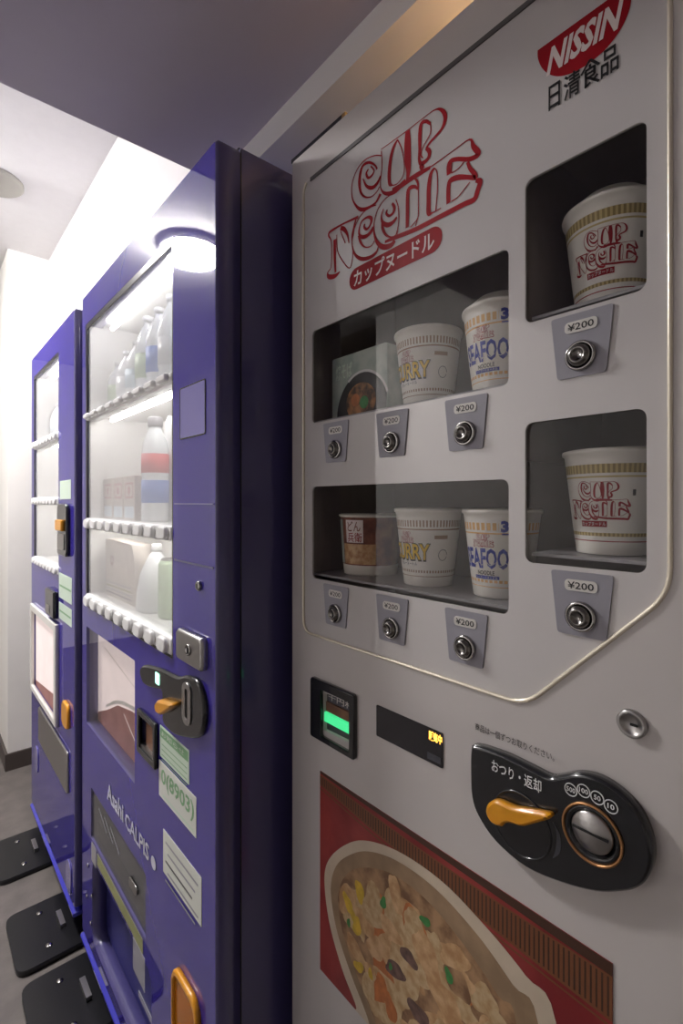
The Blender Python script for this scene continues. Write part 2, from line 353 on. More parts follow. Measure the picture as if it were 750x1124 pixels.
# ---------------------------------------------------------------- the logo on the noodle machine (strokes measured on the panel)
def ZA_(x, y, w=.9): return (380+x/6.25, 110+y/6.25, w)
def ZB_(x, y, w=.9): return (350+x/7.5, 200+y/7.5, w)
def ZC_(x, y, w=.9): return (430+x/7.5, 140+y/7.5, w)
def L(f, *a): return [f(*p) for p in a]
LOGO = [
 L(ZA_, (238, 378), (190, 378), (130, 405), (80, 460), (45, 540), (34, 610), (42, 680, 1.2), (72, 730, 2), (105, 748, 3), (150, 735, 2.4), (200, 700, 2), (232, 640, 3)),
 L(ZA_, (210, 470, 1.5), (190, 440, 1.5), (150, 425, 2), (110, 450, 2.5), (92, 510, 3), (88, 570, 3), (98, 630, 2), (128, 662, 1.4), (170, 660, 1), (208, 625, 1), (225, 590, 1)),
 L(ZA_, (150, 470, 1.5), (135, 500, 2), (148, 530, 2), (172, 515, 2), (188, 480, 1.4), (165, 450, 1.2)),
 L(ZA_, (112, 535, 1), (135, 585, 2), (175, 598, 3), (212, 565, 3), (232, 515, 1)),
 L(ZA_, (238, 345), (243, 440), (232, 560), (238, 612, 1.2), (268, 638, 2.6), (320, 630, 3.6), (365, 590, 4.4), (405, 550, 4)),
 L(ZA_, (350, 268, 1.5), (322, 320, 3), (302, 400, 3.4), (292, 500, 3.6), (296, 570, 3), (315, 582, 1)),
 L(ZA_, (350, 268), (380, 340), (397, 450), (385, 520), (345, 572), (310, 582)),
 L(ZA_, (418, 208, 4.5), (418, 300, 6.6), (420, 400, 6.4), (424, 480, 4.4), (418, 540, 3)),
 L(ZA_, (236, 335, .6), (330, 268, .7), (420, 202, .8), (540, 108, .7), (600, 66, 1), (640, 58, 2), (670, 85, 3.4), (676, 130, 3.6), (655, 190, 3), (615, 240, 2.4), (570, 290, 2.2), (545, 330, 2)),
 L(ZA_, (575, 160, 2), (545, 142, 2.6), (512, 160, 3.4), (503, 230, 3.6), (502, 330, 3), (497, 400, 2.4), (506, 432, 3)),
 L(ZA_, (575, 155), (576, 220), (545, 280), (518, 335), (510, 375), (525, 395)),
 L(ZA_, (545, 325, 2.5), (568, 350, 3.4), (563, 390, 3.4), (540, 418, 3.4), (512, 440, 4), (522, 470, 3.6)),
 L(ZA_, (370, 592, 3), (430, 545, 4), (500, 500, 4), (575, 458, 2.6)),
 L(ZC_, (270, 350, 1), (340, 305, 1), (500, 190, .8), (635, 95, 1.2), (668, 150, 3.6), (710, 208, 4.4), (680, 240, 4), (620, 258, 3.4), (540, 256, 3.2), (484, 272, 3.6), (466, 310, 4), (466, 385, 3.6)),
 L(ZC_, (590, 280), (545, 335), (490, 372)), L(ZC_, (490, 285), (488, 372)),
 L(ZC_, (620, 280, 2.4), (640, 330, 3), (678, 378, 3.6), (686, 410, 3.6), (620, 406, 3.4), (540, 408, 4.2), (482, 432, 4.4), (466, 470, 3.8), (462, 540, 3.8), (464, 622, 3.8)),
 L(ZC_, (640, 445), (590, 510), (540, 570), (488, 606)),
 L(ZC_, (690, 432, 3), (724, 442, 4.4), (702, 520, 4.4), (676, 588, 4.4), (600, 624, 4.2), (500, 676, 4.2), (380, 738, 4), (200, 832, 3.8), (20, 905, 3.2), (-60, 940, 2)),
 L(ZC_, (348, 330, 2), (318, 380, 3.4), (303, 480, 4), (300, 600, 4), (302, 702, 4), (335, 698, 1.2), (402, 660, .8)),
 L(ZC_, (348, 330), (370, 370), (373, 500), (366, 600), (358, 685)),
 L(ZC_, (212, 505, 1.4), (185, 484, 2.6), (140, 500, 3.6), (128, 560, 3.6), (126, 700, 3.6), (124, 822, 3.2)),
 L(ZC_, (186, 415, 1.4), (210, 448, 2), (216, 520, 1), (216, 640), (212, 740), (150, 818)), L(ZC_, (212, 740), (192, 808)),
 L(ZC_, (0, 515, 3.4), (60, 480, 3.4), (130, 440, 3), (186, 410, 2)),
 L(ZB_, (640, 78), (560, 120), (500, 190), (465, 270), (450, 360, 1.2), (456, 440, 2), (484, 502, 3), (530, 532, 4), (590, 518, 4), (622, 478, 3)),
 L(ZB_, (560, 225, 1.5), (552, 255, 2), (575, 275, 2), (608, 250, 2.5), (618, 205, 3), (600, 170, 1.6)),
 L(ZB_, (530, 215, 1), (512, 270, 1.5), (520, 325, 2.5), (560, 350, 3.6), (602, 332, 3.4), (640, 285, 2)),
 L(ZB_, (518, 320, 2), (522, 375, 2.6), (548, 430, 2), (590, 450, 1.2), (628, 435, 1), (640, 398)),
 L(ZB_, (630, 140), (650, 200), (655, 300), (645, 390), (640, 440)),
 L(ZB_, (470, 185), (400, 215), (340, 275), (300, 350), (272, 450), (275, 540, 1.4), (300, 600, 2.2), (352, 630, 3), (420, 616, 3), (470, 575, 2.4), (485, 530, 1)),
 L(ZB_, (375, 340, 1.6), (370, 370, 2), (392, 385, 2), (420, 350, 2), (430, 300, 3), (400, 285, 2), (350, 320, 1.4), (330, 380, 1.6), (330, 430, 2), (360, 450, 3), (410, 425, 3), (448, 370, 3.4)),
 L(ZB_, (325, 435, 2), (340, 490, 2.2), (375, 532, 1.2), (425, 525, .9), (455, 480, .9)),
 L(ZB_, (320, 285, 2.4), (250, 315, 1.6), (180, 350, 1.6), (90, 405, 2), (78, 440, 1.6), (98, 480, 1), (102, 600), (96, 700), (70, 742, 1.2), (78, 776, 3.4), (128, 772, 3.4), (170, 735, 1)),
 L(ZB_, (128, 470, 3), (128, 600, 3), (134, 740, 2)),
 L(ZB_, (145, 430), (150, 560), (195, 650), (248, 706), (272, 640), (278, 560)),
 L(ZB_, (175, 375, 3), (205, 385, 3.4), (232, 430, 2), (245, 500, 1)), L(ZB_, (175, 400), (215, 500)),
 L(ZB_, (305, 290, 1.5), (290, 350, 2), (275, 430, 2.6), (268, 480, 1)),
]
# to metres on the panel plane, and to a normalised frame for the cups
def lw(px, w):   # width of a photograph pixel there, in metres
    u = (px-375)/FOC; return w/FOC*DW/(S_+u*C_)
LOGO_M = [[(-W(x, y)[0], W(x, y)[1], lw(x, w)) for x, y, w in st] for st in LOGO]
us = [p[0] for s in LOGO_M for p in s]; vs_ = [p[1] for s in LOGO_M for p in s]
LU0, LU1, LV0, LV1 = min(us), max(us), min(vs_), max(vs_)
def logo(mb, pf, u0, u1, v0, v1, m, k=1, wk=1):
    su = (u1-u0)/(LU1-LU0); sv = (v1-v0)/(LV1-LV0)
    i = 0
    for st in LOGO_M:
        i += 1; q = lambda a, b, i=i: (pf(a, b)[0]-i*4e-6, *pf(a, b)[1:])
        mb.ribbon([(u0+(a-LU0)*su, v0+(b-LV0)*sv, w*su*wk) for a, b, w in st], q, m, n=4)

# ---------------------------------------------------------------- white noodle vending machine
WY0, WY1 = .045, .699; WZ0, WZ1 = .075, .5815+H
WO = (DW+.36, (WY0+WY1)/2, 0)
wm = thing('noodle_vending_machine', 'white cup noodle vending machine with red lettering and round selection buttons', 'vending machine', WO)
panel = [(.664, .556+H), (.664, -.2165+H), W(577, 770.5), W(735, 650), (.1375, .5+H+.035), (.1375, .5585+H)]
pz = -.2145+H
panel = [(.664, .5285+H), (.664, pz), (W(577, 770)[0], pz), (.1375, W(735, 652)[1]), (.1375, .5285+H)]
panelr = rounded(panel, .022)
cab = MB(); cab.box(DW+.045, DW+.72, WY0+.004, WY0+.02, WZ0, WZ1-.002, 'white_paint'); cab.box(DW+.045, DW+.72, WY1-.02, WY1-.002, WZ0, WZ1-.002, 'white_paint')
cab.box(DW+.045, DW+.72, WY0+.02, WY1-.02, WZ1-.02, WZ1-.002, 'white_paint'); cab.box(DW+.045, DW+.72, WY0+.02, WY1-.02, WZ0, WZ0+.02, 'white_paint')
cab.box(DW+.70, DW+.72, WY0+.02, WY1-.02, WZ0+.02, WZ1-.02, 'white_paint'); cab.build('cabinet', wm)
door = MB().prism(rrect(WY0, WY1, WZ0, WZ1, .006), DW, DW+.04, 'white_paint', holes=[panelr, rounded([W(355, 760), W(387, 772), W(387, 817), W(355, 801)], .004)], bev=.003)
door.build('door', wm)
XPN = DW+.0015
wins = {}
my0, my1 = .588*.494, 1.301*.494; ry0, ry1 = .316*.494, .549*.494
wins['mu'] = (my0, my1, .1275+H, .2775+H); wins['ml'] = (my0, my1, -.1235+H, .025+H)
wins['ru'] = (ry0, ry1, .1885+H, .340+H); wins['rl'] = (ry0, ry1, -.0638+H, .0835+H)
holes = [rrect(a, b, c, d, .0085) for a, b, c, d in wins.values()]
fp = MB().prism(panelr, XPN, XPN+.004, 'white_panel', holes=holes)
pfP = plane_pf(XPN-.0004)
fp.build('front_panel', wm)
art = MB(); logo(art, pfP, LU0, LU1, LV0, LV1, 'red_print', wk=1.45)
# katakana pill
py0, py1 = .380, .551; kz0, kz1 = .311+H, .343+H
art.flat(rrect(py0, py1, kz0, kz1, .0155), XPN-.0004, 'red_print')
art.text('カップヌードル', plane_pf(XPN-.0007), -py1+.010, -py0-.012, kz0+.004, kz1-.004, 'logo_white', .018)
art.build('noodle_logo', wm)
# maker's mark
mk = MB(); a = W(590, 55); b = W(691, -6)
yl, yr = W(589, 60)[0], W(692, 0)[0]; zt = W(589.9, 54.5)[1]
N5 = lambda x, y: W(560+x/3.947, y/3.947)
arc = [(N5(118, 215)[0], zt)]+crom([N5(*p) for p in [(117, 222), (119, 252), (135, 290), (165, 318), (205, 328), (255, 318), (320, 285), (380, 240), (430, 190), (480, 120), (512, 50), (524, -5), (530, -60)]], 4)
arc.append((arc[-1][0], zt)) if arc[-1][1] < zt else None
arc = [(y, min(z, zt)) for y, z in arc]
mk.flat(arc, XPN-.0004, 'red_print')
pf2 = plane_pf(XPN-.0007)
n0, n1 = W(599, 60), W(683, 20); nz0 = W(601, 72)[1]
def slant(s, t): return (XPN-.0007, -(s+(t-zt+.022)*.22), t)
mk.text('NISSIN', slant, -W(602, 60)[0], -W(681, 20)[0], zt-.034, zt-.007, 'logo_white', .035)
ka, kb = -W(599, 110)[0], -W(680, 70)[0]; kz0, kz1_ = W(599, 124)[1], W(599, 97)[1]; kw = (kb-ka)/4
for k_, ch, a_, b_ in ((0, '日', .16, .84), (1, '清', .04, .98), (3, '品', .06, .96)):
    mk.text(ch, pf2, ka+kw*(k_+a_), ka+kw*(k_+b_), kz0, kz1_, 'black_print', .014)
for st in ([(.5, 1.02), (.02, .62)], [(.5, 1.02), (.98, .62)], [(.5, .84), (.5, .68)], [(.24, .68), (.76, .68)], [(.73, .70), (.73, .36)], [(.26, .52), (.74, .52)], [(.26, .37), (.74, .37)],
           [(.27, .68), (.27, .04)], [(.22, .05), (.52, .15)], [(.42, .36), (.97, .0)], [(.90, .30), (.66, .17)]):
    mk.ribbon([(ka+kw*(2+a), kz0+(kz1_-kz0)*b, kw*.13) for a, b in st], pf2, 'black_print')
mk.build('maker_mark', wm)
# panel edge trim
MB().tube([(DW-.0003, *p) for p in panelr[2:-2]], .0022, 'trim_white').build('panel_trim', wm)
MB().prism([(.155, .5285+H), (.646, .5285+H), (.646, .5225+H), (.155, .5225+H)], DW-.0002, DW+.0012, 'edge_shade').build('panel_top_shade', wm)  # dark strip painted in for the shade under the frame's top edge
gl = MB()
for a, b, c, d in wins.values(): gl.prism(rrect(a-.004, b+.004, c-.004, d+.004, .008), XPN+.005, XPN+.007, 'glass_window')
gl.build('glass_pane', wm)
# display cavity with shelves
cv = MB(); xb = .70
cv.box(xb, xb+.01, WY0+.03, WY1-.03, -.24+H, .42+H, 'cavity'); cv.box(XPN+.01, xb, WY1-.045, WY1-.035, -.24+H, .42+H, 'cavity'); cv.box(XPN+.01, xb, WY0+.035, WY0+.045, -.24+H, .42+H, 'cavity')
cv.box(XPN+.01, xb, WY0+.04, WY1-.04, .41+H, .42+H, 'cavity'); cv.box(XPN+.01, xb, WY0+.04, WY1-.04, -.24+H, -.23+H, 'cavity')
cv.box(XPN+.01, xb, .2755, .2795, .045+H, .40+H, 'cavity')
cv.build('display_cavity', wm)
SHELF = {'mu': .1335+H, 'ml': -.1165+H, 'ru': .199+H, 'rl': -.0536+H}
for k, z in SHELF.items():
    a, b = (.287, WY1-.046) if k[0] == 'm' else (WY0+.046, .270)
    MB().box(XPN+.012, .655, a, b, z-.004, z-.0006, 'shelf_grey').build('shelf', wm)
# price plates with round selection buttons
def plate(yc, ztop, px_w=.0595):
    w0, w1 = px_w/2, px_w/2*.78; h = .062
    q = rounded([(yc+w0, ztop), (yc-w0, ztop), (yc-w1, ztop-h), (yc+w1, ztop-h)], .003, 3)
    p = MB().prism(q, XPN-.0018, XPN-.0002, 'plate_grey').build('price_plate', wm)
    tg = MB().prism(rrect(yc-.0155, yc+.0155, ztop-.0185, ztop-.0075, .004), XPN-.0026, XPN-.0018, 'card_white')
    tg.text('¥200', plane_pf(XPN-.0028), -yc-.0125, -yc+.0125, ztop-.0165, ztop-.0095, 'black_print', .01)
    tg.build('price_tag', p)
    c = (XPN-.0018, yc, ztop-.0425)
    MB().lathe([(.0145, 0), (.0145, .003), (.0125, .0045), (.0115, .0025), (.0112, .001)], c, 'chrome', 32, 'x').build('button_ring', p)
    MB().lathe([(.0112, .001), (.0105, .006), (.008, .009), (.006, .0095), (.0055, .0078), (.0001, .0072)], c, 'dark_steel', 32, 'x').build('button', p)
pcols = {'m': [W(511, 475)[0], W(430, 484)[0], W(368.5, 491)[0]], 'r': [W(638, 392)[0]]}
for k, (a, b, c, d) in wins.items():
    for yc in pcols[k[0]]: plate(yc, c-.0045)
# bill slot
bs = rounded([W(344, 741.5), W(392.3, 762), W(392.3, 831), W(344, 806)], .004)
zt_, zb_ = W(344, 741.5)[1], W(344, 806)[1]; ya, yb_ = W(344, 750)[0], W(392.3, 750)[0]
inner = rrect(W(355, 0)[0], W(387, 0)[0], zt_-.013, zb_+.008, .003)
bf = MB().prism(rrect(ya, yb_, zt_, zb_, .005), DW-.007, DW-.0002, 'black_plastic', holes=[inner], bev=.0015); bf = bf.build('bill_slot', wm)
iy0, iy1 = W(387, 0)[0], W(355, 0)[0]
g = MB(); g.box(DW+.008, DW+.01, iy0-.003, iy1+.003, zb_+.004, zt_-.009, 'black_matte')
zi0, zi1 = zb_+.008, zt_-.013; hh = zi1-zi0
g.box(DW+.003, DW+.0079, iy0+.001, iy1-.003, zi0+.52*hh, zi0+.72*hh, 'slot_brown'); g.box(DW+.004, DW+.0079, iy0+.001, iy1-.007, zi0+.74*hh, zi0+.97*hh, 'display_grey')
g.text('千円札', plane_pf(DW+.0035), -iy1+.008, -iy0-.002, zi0+.78*hh, zi0+.92*hh, 'card_white')
g.box(DW+.006, DW+.0079, iy0+.001, iy1-.002, zi0+.02*hh, zi0+.26*hh, 'display_grey'); g.build('slot_mechanism', bf)
MB().box(DW+.001, DW+.0079, iy0+.001, iy1-.001, zi0+.30*hh, zi0+.49*hh, 'green_led').build('green_light', bf)
# display strip
dz1, dz0 = W(413.9, 773)[1], W(413.9, 807)[1]; dy1, dy0 = W(413.9, 0)[0], W(487, 0)[0]
dp = MB().prism(rrect(dy0, dy1, dz0, dz1, .002), DW-.0012, DW-.0001, 'display_dark')
dp.box(DW-.0016, DW-.0012, dy0+.003, dy0+.024, dz0+.004, dz0+.012, 'display_grey'); dp = dp.build('message_display', wm)
MB().text('販売中', plane_pf(DW-.0017), -dy0-.0215, -dy0-.001, dz1-.015, dz1-.003, 'amber', .03).build('lit_message', dp)
n = MB().text('商品は一個ずつお取りください。', plane_pf(DW-.0004), -W(522, 0)[0], -W(609, 0)[0], W(522, 801)[1], W(522, 793)[1], 'grey_print', .008)
n.build('printed_notice', wm)
# lock
lc = (DW, *W(694.5, 794)); MB().lathe([(.0125, 0), (.0125, .003), (.011, .0045), (.0085, .0035), (.0083, .003), (.0001, .003)], lc, 'steel', 32, 'x').build('lock', wm)
kh = MB().prism(rrect(lc[1]-.0055, lc[1]+.001, lc[2]-.0012, lc[2]+.0012, .0008, 2), DW-.0036, DW-.003, 'black_matte'); kh.build('keyhole', wm)
# coin module
O6 = lambda x, y, X=DW-.012: P(500+x/3, 760+y/3, X)
out = [(48, 190), (62, 177), (150, 205), (240, 248), (305, 280), (345, 277), (400, 269), (470, 285), (540, 330), (600, 395), (637, 475), (648, 555), (628, 620), (590, 650), (540, 660), (460, 660), (350, 632), (230, 580), (130, 495), (72, 410), (50, 345), (46, 260)]
cpoly = crom([O6(*p) for p in out], 4, True)
cm = MB().prism(cpoly, DW-.012, DW-.0002, 'black_plastic', bev=.003)
XC = DW-.012
pc = plane_pf(XC-.0004)
cm.text('おつり・返却', pc, -O6(120, 0)[0], -O6(284, 0)[0], O6(200, 292)[1]-.001, O6(200, 266)[1]+.004, 'white_print', .012)
for (x, y), s in zip([(381, 320), (423, 324), (468, 347), (513, 376)], ['500', '100', '50', '10']):
    cy, cz = O6(x, y); r = .0062
    cm.prism(circ(cy, cz, r, 24), XC-.0006, XC-.0001, 'white_print', holes=[circ(cy, cz, r-.0009, 24)])
    w = .0042 if len(s) == 3 else .003
    cm.text(s, pc, -cy-w, -cy+w, cz-.0024, cz+.0024, 'white_print', .02)
cm.ribbon([(-O6(322, 425)[0], O6(322, 425)[1], .0005), (-O6(340, 470)[0], O6(340, 470)[1], .0035), (-O6(338, 520)[0], O6(338, 520)[1], .0045), (-O6(322, 545)[0], O6(322, 545)[1], .0005)], pc, 'display_grey')
cm = cm.build('coin_module', wm)
dcy, dcz = O6(215, 435)
MB().lathe([(.0335, 0), (.0335, .0008), (.032, .0012), (.031, .0008), (.031, .0003)], (XC, dcy, dcz), 'black_plastic', 40, 'x').build('lever_dial', cm)
lev = [(98, 390), (108, 366), (135, 358), (190, 380), (240, 389), (300, 400), (313, 410), (305, 420), (250, 436), (215, 443), (180, 433), (160, 434), (148, 444), (120, 434), (103, 412)]
lp = crom([O6(*p, DW-.021) for p in lev], 4, True)
MB().prism(lp, XC-.010, XC-.001, 'orange_lever', bev=.003).build('return_lever', cm)
ccy, ccz = O6(450, 466)
MB().lathe([(.0275, 0), (.0275, .0022), (.0262, .0026), (.0255, .0022), (.0255, .0003)], (XC, ccy, ccz), 'copper', 48, 'x').build('slot_ring', cm)
MB().lathe([(.0252, .0003), (.0252, .0012), (.023, .0015), (.0200, .0012), (.0200, .0004), (.0001, .0004)], (XC, ccy, ccz), 'black_plastic', 48, 'x').build('slot_recess', cm)
disc = MB().lathe([(.0185, .0005), (.0185, .003), (.0175, .0045), (.0001, .0055)], (XC, ccy-.001, ccz+.003), 'steel', 40, 'x').build('slot_disc', cm)
a, b = O6(415, 433), O6(516, 482)
MB().box(XC-.0062, XC-.0048, ccy-.0165, ccy+.0155, ccz+.0023, ccz+.0043, 'black_matte').build('coin_slot', cm)
# noodle poster
py1_, py0_ = W(352, 0)[0], W(673, 0)[0]; pz1, pz0 = -.4265+H, -.741+H; XQ = DW-.001
po = MB().prism([(py0_, pz0), (py1_, pz0), (py1_, pz1), (py0_, pz1)], XQ, DW-.0001, 'poster_red')
po.flat([(py0_, pz1-.012), (py1_, pz1-.004), (py1_, pz1), (py0_, pz1)], XQ-.0001, 'poster_tick')
NT = 84; wT = (py1_-py0_)/NT
def bt(y): f = (py1_-y)/(py1_-py0_); return pz1-.006-.006*f-.006*math.sin(math.pi*f), pz1-.022-.032*f-.006*math.sin(math.pi*f)
bnd = [(py1_-(py1_-py0_)*k/20, bt(py1_-(py1_-py0_)*k/20)[0]) for k in range(21)]+[(py1_-(py1_-py0_)*k/20, bt(py1_-(py1_-py0_)*k/20)[1]) for k in range(20, -1, -1)]
po.flat(bnd, XQ-.0002, 'poster_gold')
for k in range(NT):
    y = py1_-wT*(k+.1); t0, b0 = bt(y)
    po.flat([(y, t0-.002), (y-wT*.35, t0-.002), (y-wT*.35, b0+.003), (y, b0+.003)], XQ-.0003, 'poster_tick')
lb = [(-y, bt(y)[1]-.005, .0022) for y in [py1_-(py1_-py0_)*k/20 for k in range(21)]]
po.ribbon(lb, plane_pf(XQ-.0003), 'poster_gold')
def clipz(poly): return [(min(max(y, py0_), py1_), min(max(z, pz0), pz1)) for y, z in poly]
outer = [W(*p) for p in [(357, 965), (362, 943), (378, 928), (400, 922), (436, 933), (484, 965), (532, 1014), (578, 1070), (612, 1124)]]
outer += [(W(640, 0)[0], -.735+H), (W(640, 0)[0]+.03, -.80+H), (W(400, 0)[0], -.80+H), (W(385, 0)[0], pz0-.01)]
outer += [W(*p) for p in [(392, 1105), (376, 1062), (362, 1010)]]
po.flat(clipz(crom(outer, 5, True)), XQ-.0004, 'poster_cream')
inn = [W(*p) for p in [(364, 975), (370, 950), (385, 938), (405, 934), (436, 944), (478, 974), (524, 1024), (564, 1080), (592, 1124)]]
inn += [(W(612, 0)[0], -.74+H), (W(560, 0)[0], -.79+H), (W(430, 0)[0], -.79+H)]
inn += [W(*p) for p in [(404, 1115), (386, 1068), (370, 1018)]]
po.flat(clipz(crom(inn, 5, True)), XQ-.0005, 'poster_shade')
inn2 = [W(*p) for p in [(372, 985), (379, 962), (396, 952), (428, 957), (468, 986), (510, 1036), (548, 1092), (568, 1124)]]
inn2 += [(W(580, 0)[0], -.742+H), (W(540, 0)[0], -.78+H), (W(440, 0)[0], -.78+H)]+[W(*p) for p in [(410, 1112), (392, 1068), (377, 1022)]]
br = clipz(crom(inn2, 5, True)); po.flat(br, XQ-.0006, 'broth')
def inside(p, poly):
    c = False; n = len(poly)
    for i in range(n):
        a, b = poly[i], poly[i-1]
        if (a[1] > p[1]) != (b[1] > p[1]) and p[0] < (b[0]-a[0])*(p[1]-a[1])/(b[1]-a[1])+a[0]: c = not c
    return c
dep = [.0007]
def blob(cy, cz, r, m, el=1.5, ang=None, lobes=3):
    ang = random.random()*3.14 if ang is None else ang; pts = []; ph = random.random()*6
    for k in range(22):
        t = 2*math.pi*k/22; rr = r*(1+.12*math.sin(lobes*t+ph)+.05*math.sin(5*t))
        a, b = rr*el**.5*math.cos(t), rr/el**.5*math.sin(t)
        pts.append((cy+a*math.cos(ang)-b*math.sin(ang), cz+a*math.sin(ang)+b*math.cos(ang)))
    if all(inside(p, br) for p in pts): dep[0] += .000004; po.flat(pts, XQ-dep[0], m)
for k in range(300):
    cy = random.uniform(py0_, py1_); cz = random.uniform(pz0, pz1)
    m = random.choice(['shrimp', 'shrimp', 'shrimp', 'noodle_pale', 'noodle_pale', 'noodle_pale', 'broth', 'carrot'])
    blob(cy, cz, random.uniform(.013, .025), m, random.uniform(1.2, 2.8))
for px_, py_, r, m in [(396, 978, .012, 'egg'), (383, 990, .011, 'egg'), (393, 1016, .011, 'egg'), (389, 1005, .008, 'egg'), (395, 1060, .009, 'egg'), (408, 1068, .006, 'egg'),
                       (440, 978, .022, 'noodle_pale'), (455, 1020, .022, 'noodle_pale'), (430, 1020, .016, 'shrimp'), (470, 1050, .024, 'shrimp'), (500, 1050, .018, 'shrimp'), (490, 1100, .024, 'shrimp'),
                       (435, 1064, .014, 'meat'), (450, 1050, .012, 'meat'), (525, 1075, .014, 'meat'), (543, 1098, .013, 'meat'), (460, 1110, .014, 'meat'), (420, 1080, .012, 'carrot'), (430, 1105, .014, 'carrot'),
                       (422, 990, .007, 'onion'), (468, 1010, .007, 'onion'), (384, 1012, .005, 'onion'), (494, 1070, .007, 'onion'), (430, 1060, .004, 'onion')]:
    y, z = W(px_, py_); blob(y, z, r, m, 1.7)
po.build('noodle_poster', wm)
# feet and hinge strip
hb = MB(); ha, hbb = W(318, 0)[0]-.002, W(374, 0)[0]
hb.box(DW+.002, DW+.012, hbb, ha, WZ1, WZ1+.006, 'black_plastic'); hb.box(DW+.002, DW+.012, hbb-.008, hbb, WZ1, WZ1+.006, 'brass'); hb.build('hinge_strip', wm)
for x in (DW+.08, DW+.66):
    for y in (WY0+.06, WY1-.06):
        MB().lathe([(.025, .0), (.025, .012), (.012, .014), (.012, WZ0+.001)], (x, y, 0), 'dark_steel', 20).build('foot', wm)

# ---------------------------------------------------------------- noodle cups
def cup(kind, c, label, group, phi=.1, tilt=0):
    cx, cy, cz = c
    t = thing('noodle_cup', label, 'instant noodles', c, group)
    band = {'classic': 'cup_gold', 'curry': 'cup_brown', 'seafood': 'cup_orange'}[kind]
    tick = ['cup_gold', 'cup_bronze'] if kind == 'classic' else [band, 'cup_white'] if kind == 'curry' else [band, band, 'cup_white']
    prof = [(.034, 0), (.0345, .001), (.0358, .012), (.0360, .0135), (.0362, .0145), (.0368, .019), (.0372, .0225), (.0378, .026),
            (.0436, .078), (.0439, .0798), (.0441, .081), (.0443, .0825), (.0453, .0915), (.0456, .0945), (.0465, .1015), (.0485, .1025), (.0490, .105), (.0484, .107)]
    mats = ['cup_white', 'cup_white', 'cup_white', 'red_print' if kind == 'classic' else band, 'cup_white', tick, 'cup_white', 'cup_white',
            band, 'cup_white', 'cup_white', tick, 'cup_white', 'cup_white', 'cup_white', 'cup_white', 'cup_white']
    rad = lambda z: next((r0+(r1-r0)*(z-h0)/(h1-h0) for (r0, h0), (r1, h1) in zip(prof, prof[1:]) if h0 <= z <= h1), .045)
    def pf(s, z, off=.0006):
        r = rad(z)+off; a = s/.042+phi; return (cx-r*math.cos(a), cy-r*math.sin(a), cz+z)
    pf2 = lambda s, z: pf(s, z, .0010)
    pf3 = lambda s, z: pf(s, z, .0013)
    b = MB(); b.lathe(prof, c, 'cup_white', 120, mats=mats)
    if kind == 'classic':
        logo(b, pf, -.0315, .0315, .036, .0745, 'red_print', wk=2.0)
        b.sheet(pf, -.018, .010, .0285, .0345, 'red_print', 16); b.text('カップヌードル', pf2, -.017, .009, .0295, .0335, 'logo_white', .01)
        b.sheet(pf, .033, .036, .060, .066, 'black_print', 2)
    elif kind == 'curry':
        logo(b, pf, -.020, .004, .060, .0765, 'red_print', wk=1.7)
        b.text('CURRY', pf, -.041, .0285, .0345, .0605, 'black_print', .06); b.text('CURRY', pf2, -.0395, .0265, .037, .0592, 'yellow_print', .022)
        b.text('カレーヌードル', pf, -.024, .008, .029, .0335, 'black_print', .01)
        b.sheet(pf, .033, .052, .066, .071, 'cup_brown', 8)
        b.ribbon([(.046+.0065*math.cos(k*.5), .044+.0075*math.sin(k*.5), .0008) for k in range(13)], pf, 'grey_print')
    else:
        logo(b, pf, -.018, .010, .0625, .0785, 'red_print', wk=1.7)
        b.text('SEAFOOD', pf, -.036, .040, .036, .061, 'navy_print', .028)
        for k in range(6): b.ribbon([(-.034+.0115*k, .0445, .0006), (-.029+.0115*k, .0405, .0008), (-.0235+.0115*k, .0435, .0006)], pf3, 'cup_white')
        b.text('NOODLE', pf, -.014, .010, .0285, .0338, 'black_print', .02)
        b.sheet(pf, -.019, .016, .0235, .0275, 'navy_print', 14, 1); b.text('シーフードヌードル', pf3, -.017, .014, .0240, .027, 'cup_white', .01)
        b.sheet(pf, .016, .050, .081, .0945, 'cup_white', 10); b.text('30', pf2, .018, .036, .0805, .0945, 'navy_print', .06)
        b.sheet(pf2, .019, .034, .0775, .0792, 'navy_print', 4)
    b.build('cup', t)
    dome = .019 if tilt else .0012
    MB().lathe([(.0478, .1072), (.046, .1078), (.030, .108+dome*.7), (.0001, .108+dome)], c, 'lid_white', 48).build('lid', t)
    return t
X0 = .562
def cupat(kind, y, sh, label, grp, tilt=0, x=X0, phi=.1): cup(kind, (x, y, SHELF[sh]), label, grp, phi, tilt)
cupat('classic', .211, 'ru', 'white noodle cup with red lettering and gold bands in the upper right window', 'red lettered noodle cups', 1, phi=.17)
cupat('classic', .211, 'rl', 'white noodle cup with red lettering and gold bands in the lower right window', 'red lettered noodle cups', 0, phi=.0)
cupat('seafood', .342, 'mu', 'noodle cup with blue SEAFOOD lettering in the upper middle window', 'seafood noodle cups', 1)
cupat('seafood', .342, 'ml', 'noodle cup with blue SEAFOOD lettering in the lower middle window', 'seafood noodle cups', 0)
cupat('curry', .460, 'mu', 'noodle cup with yellow CURRY lettering in the upper middle window', 'curry noodle cups', 0)
cupat('curry', .460, 'ml', 'noodle cup with yellow CURRY lettering in the lower middle window', 'curry noodle cups', 0)
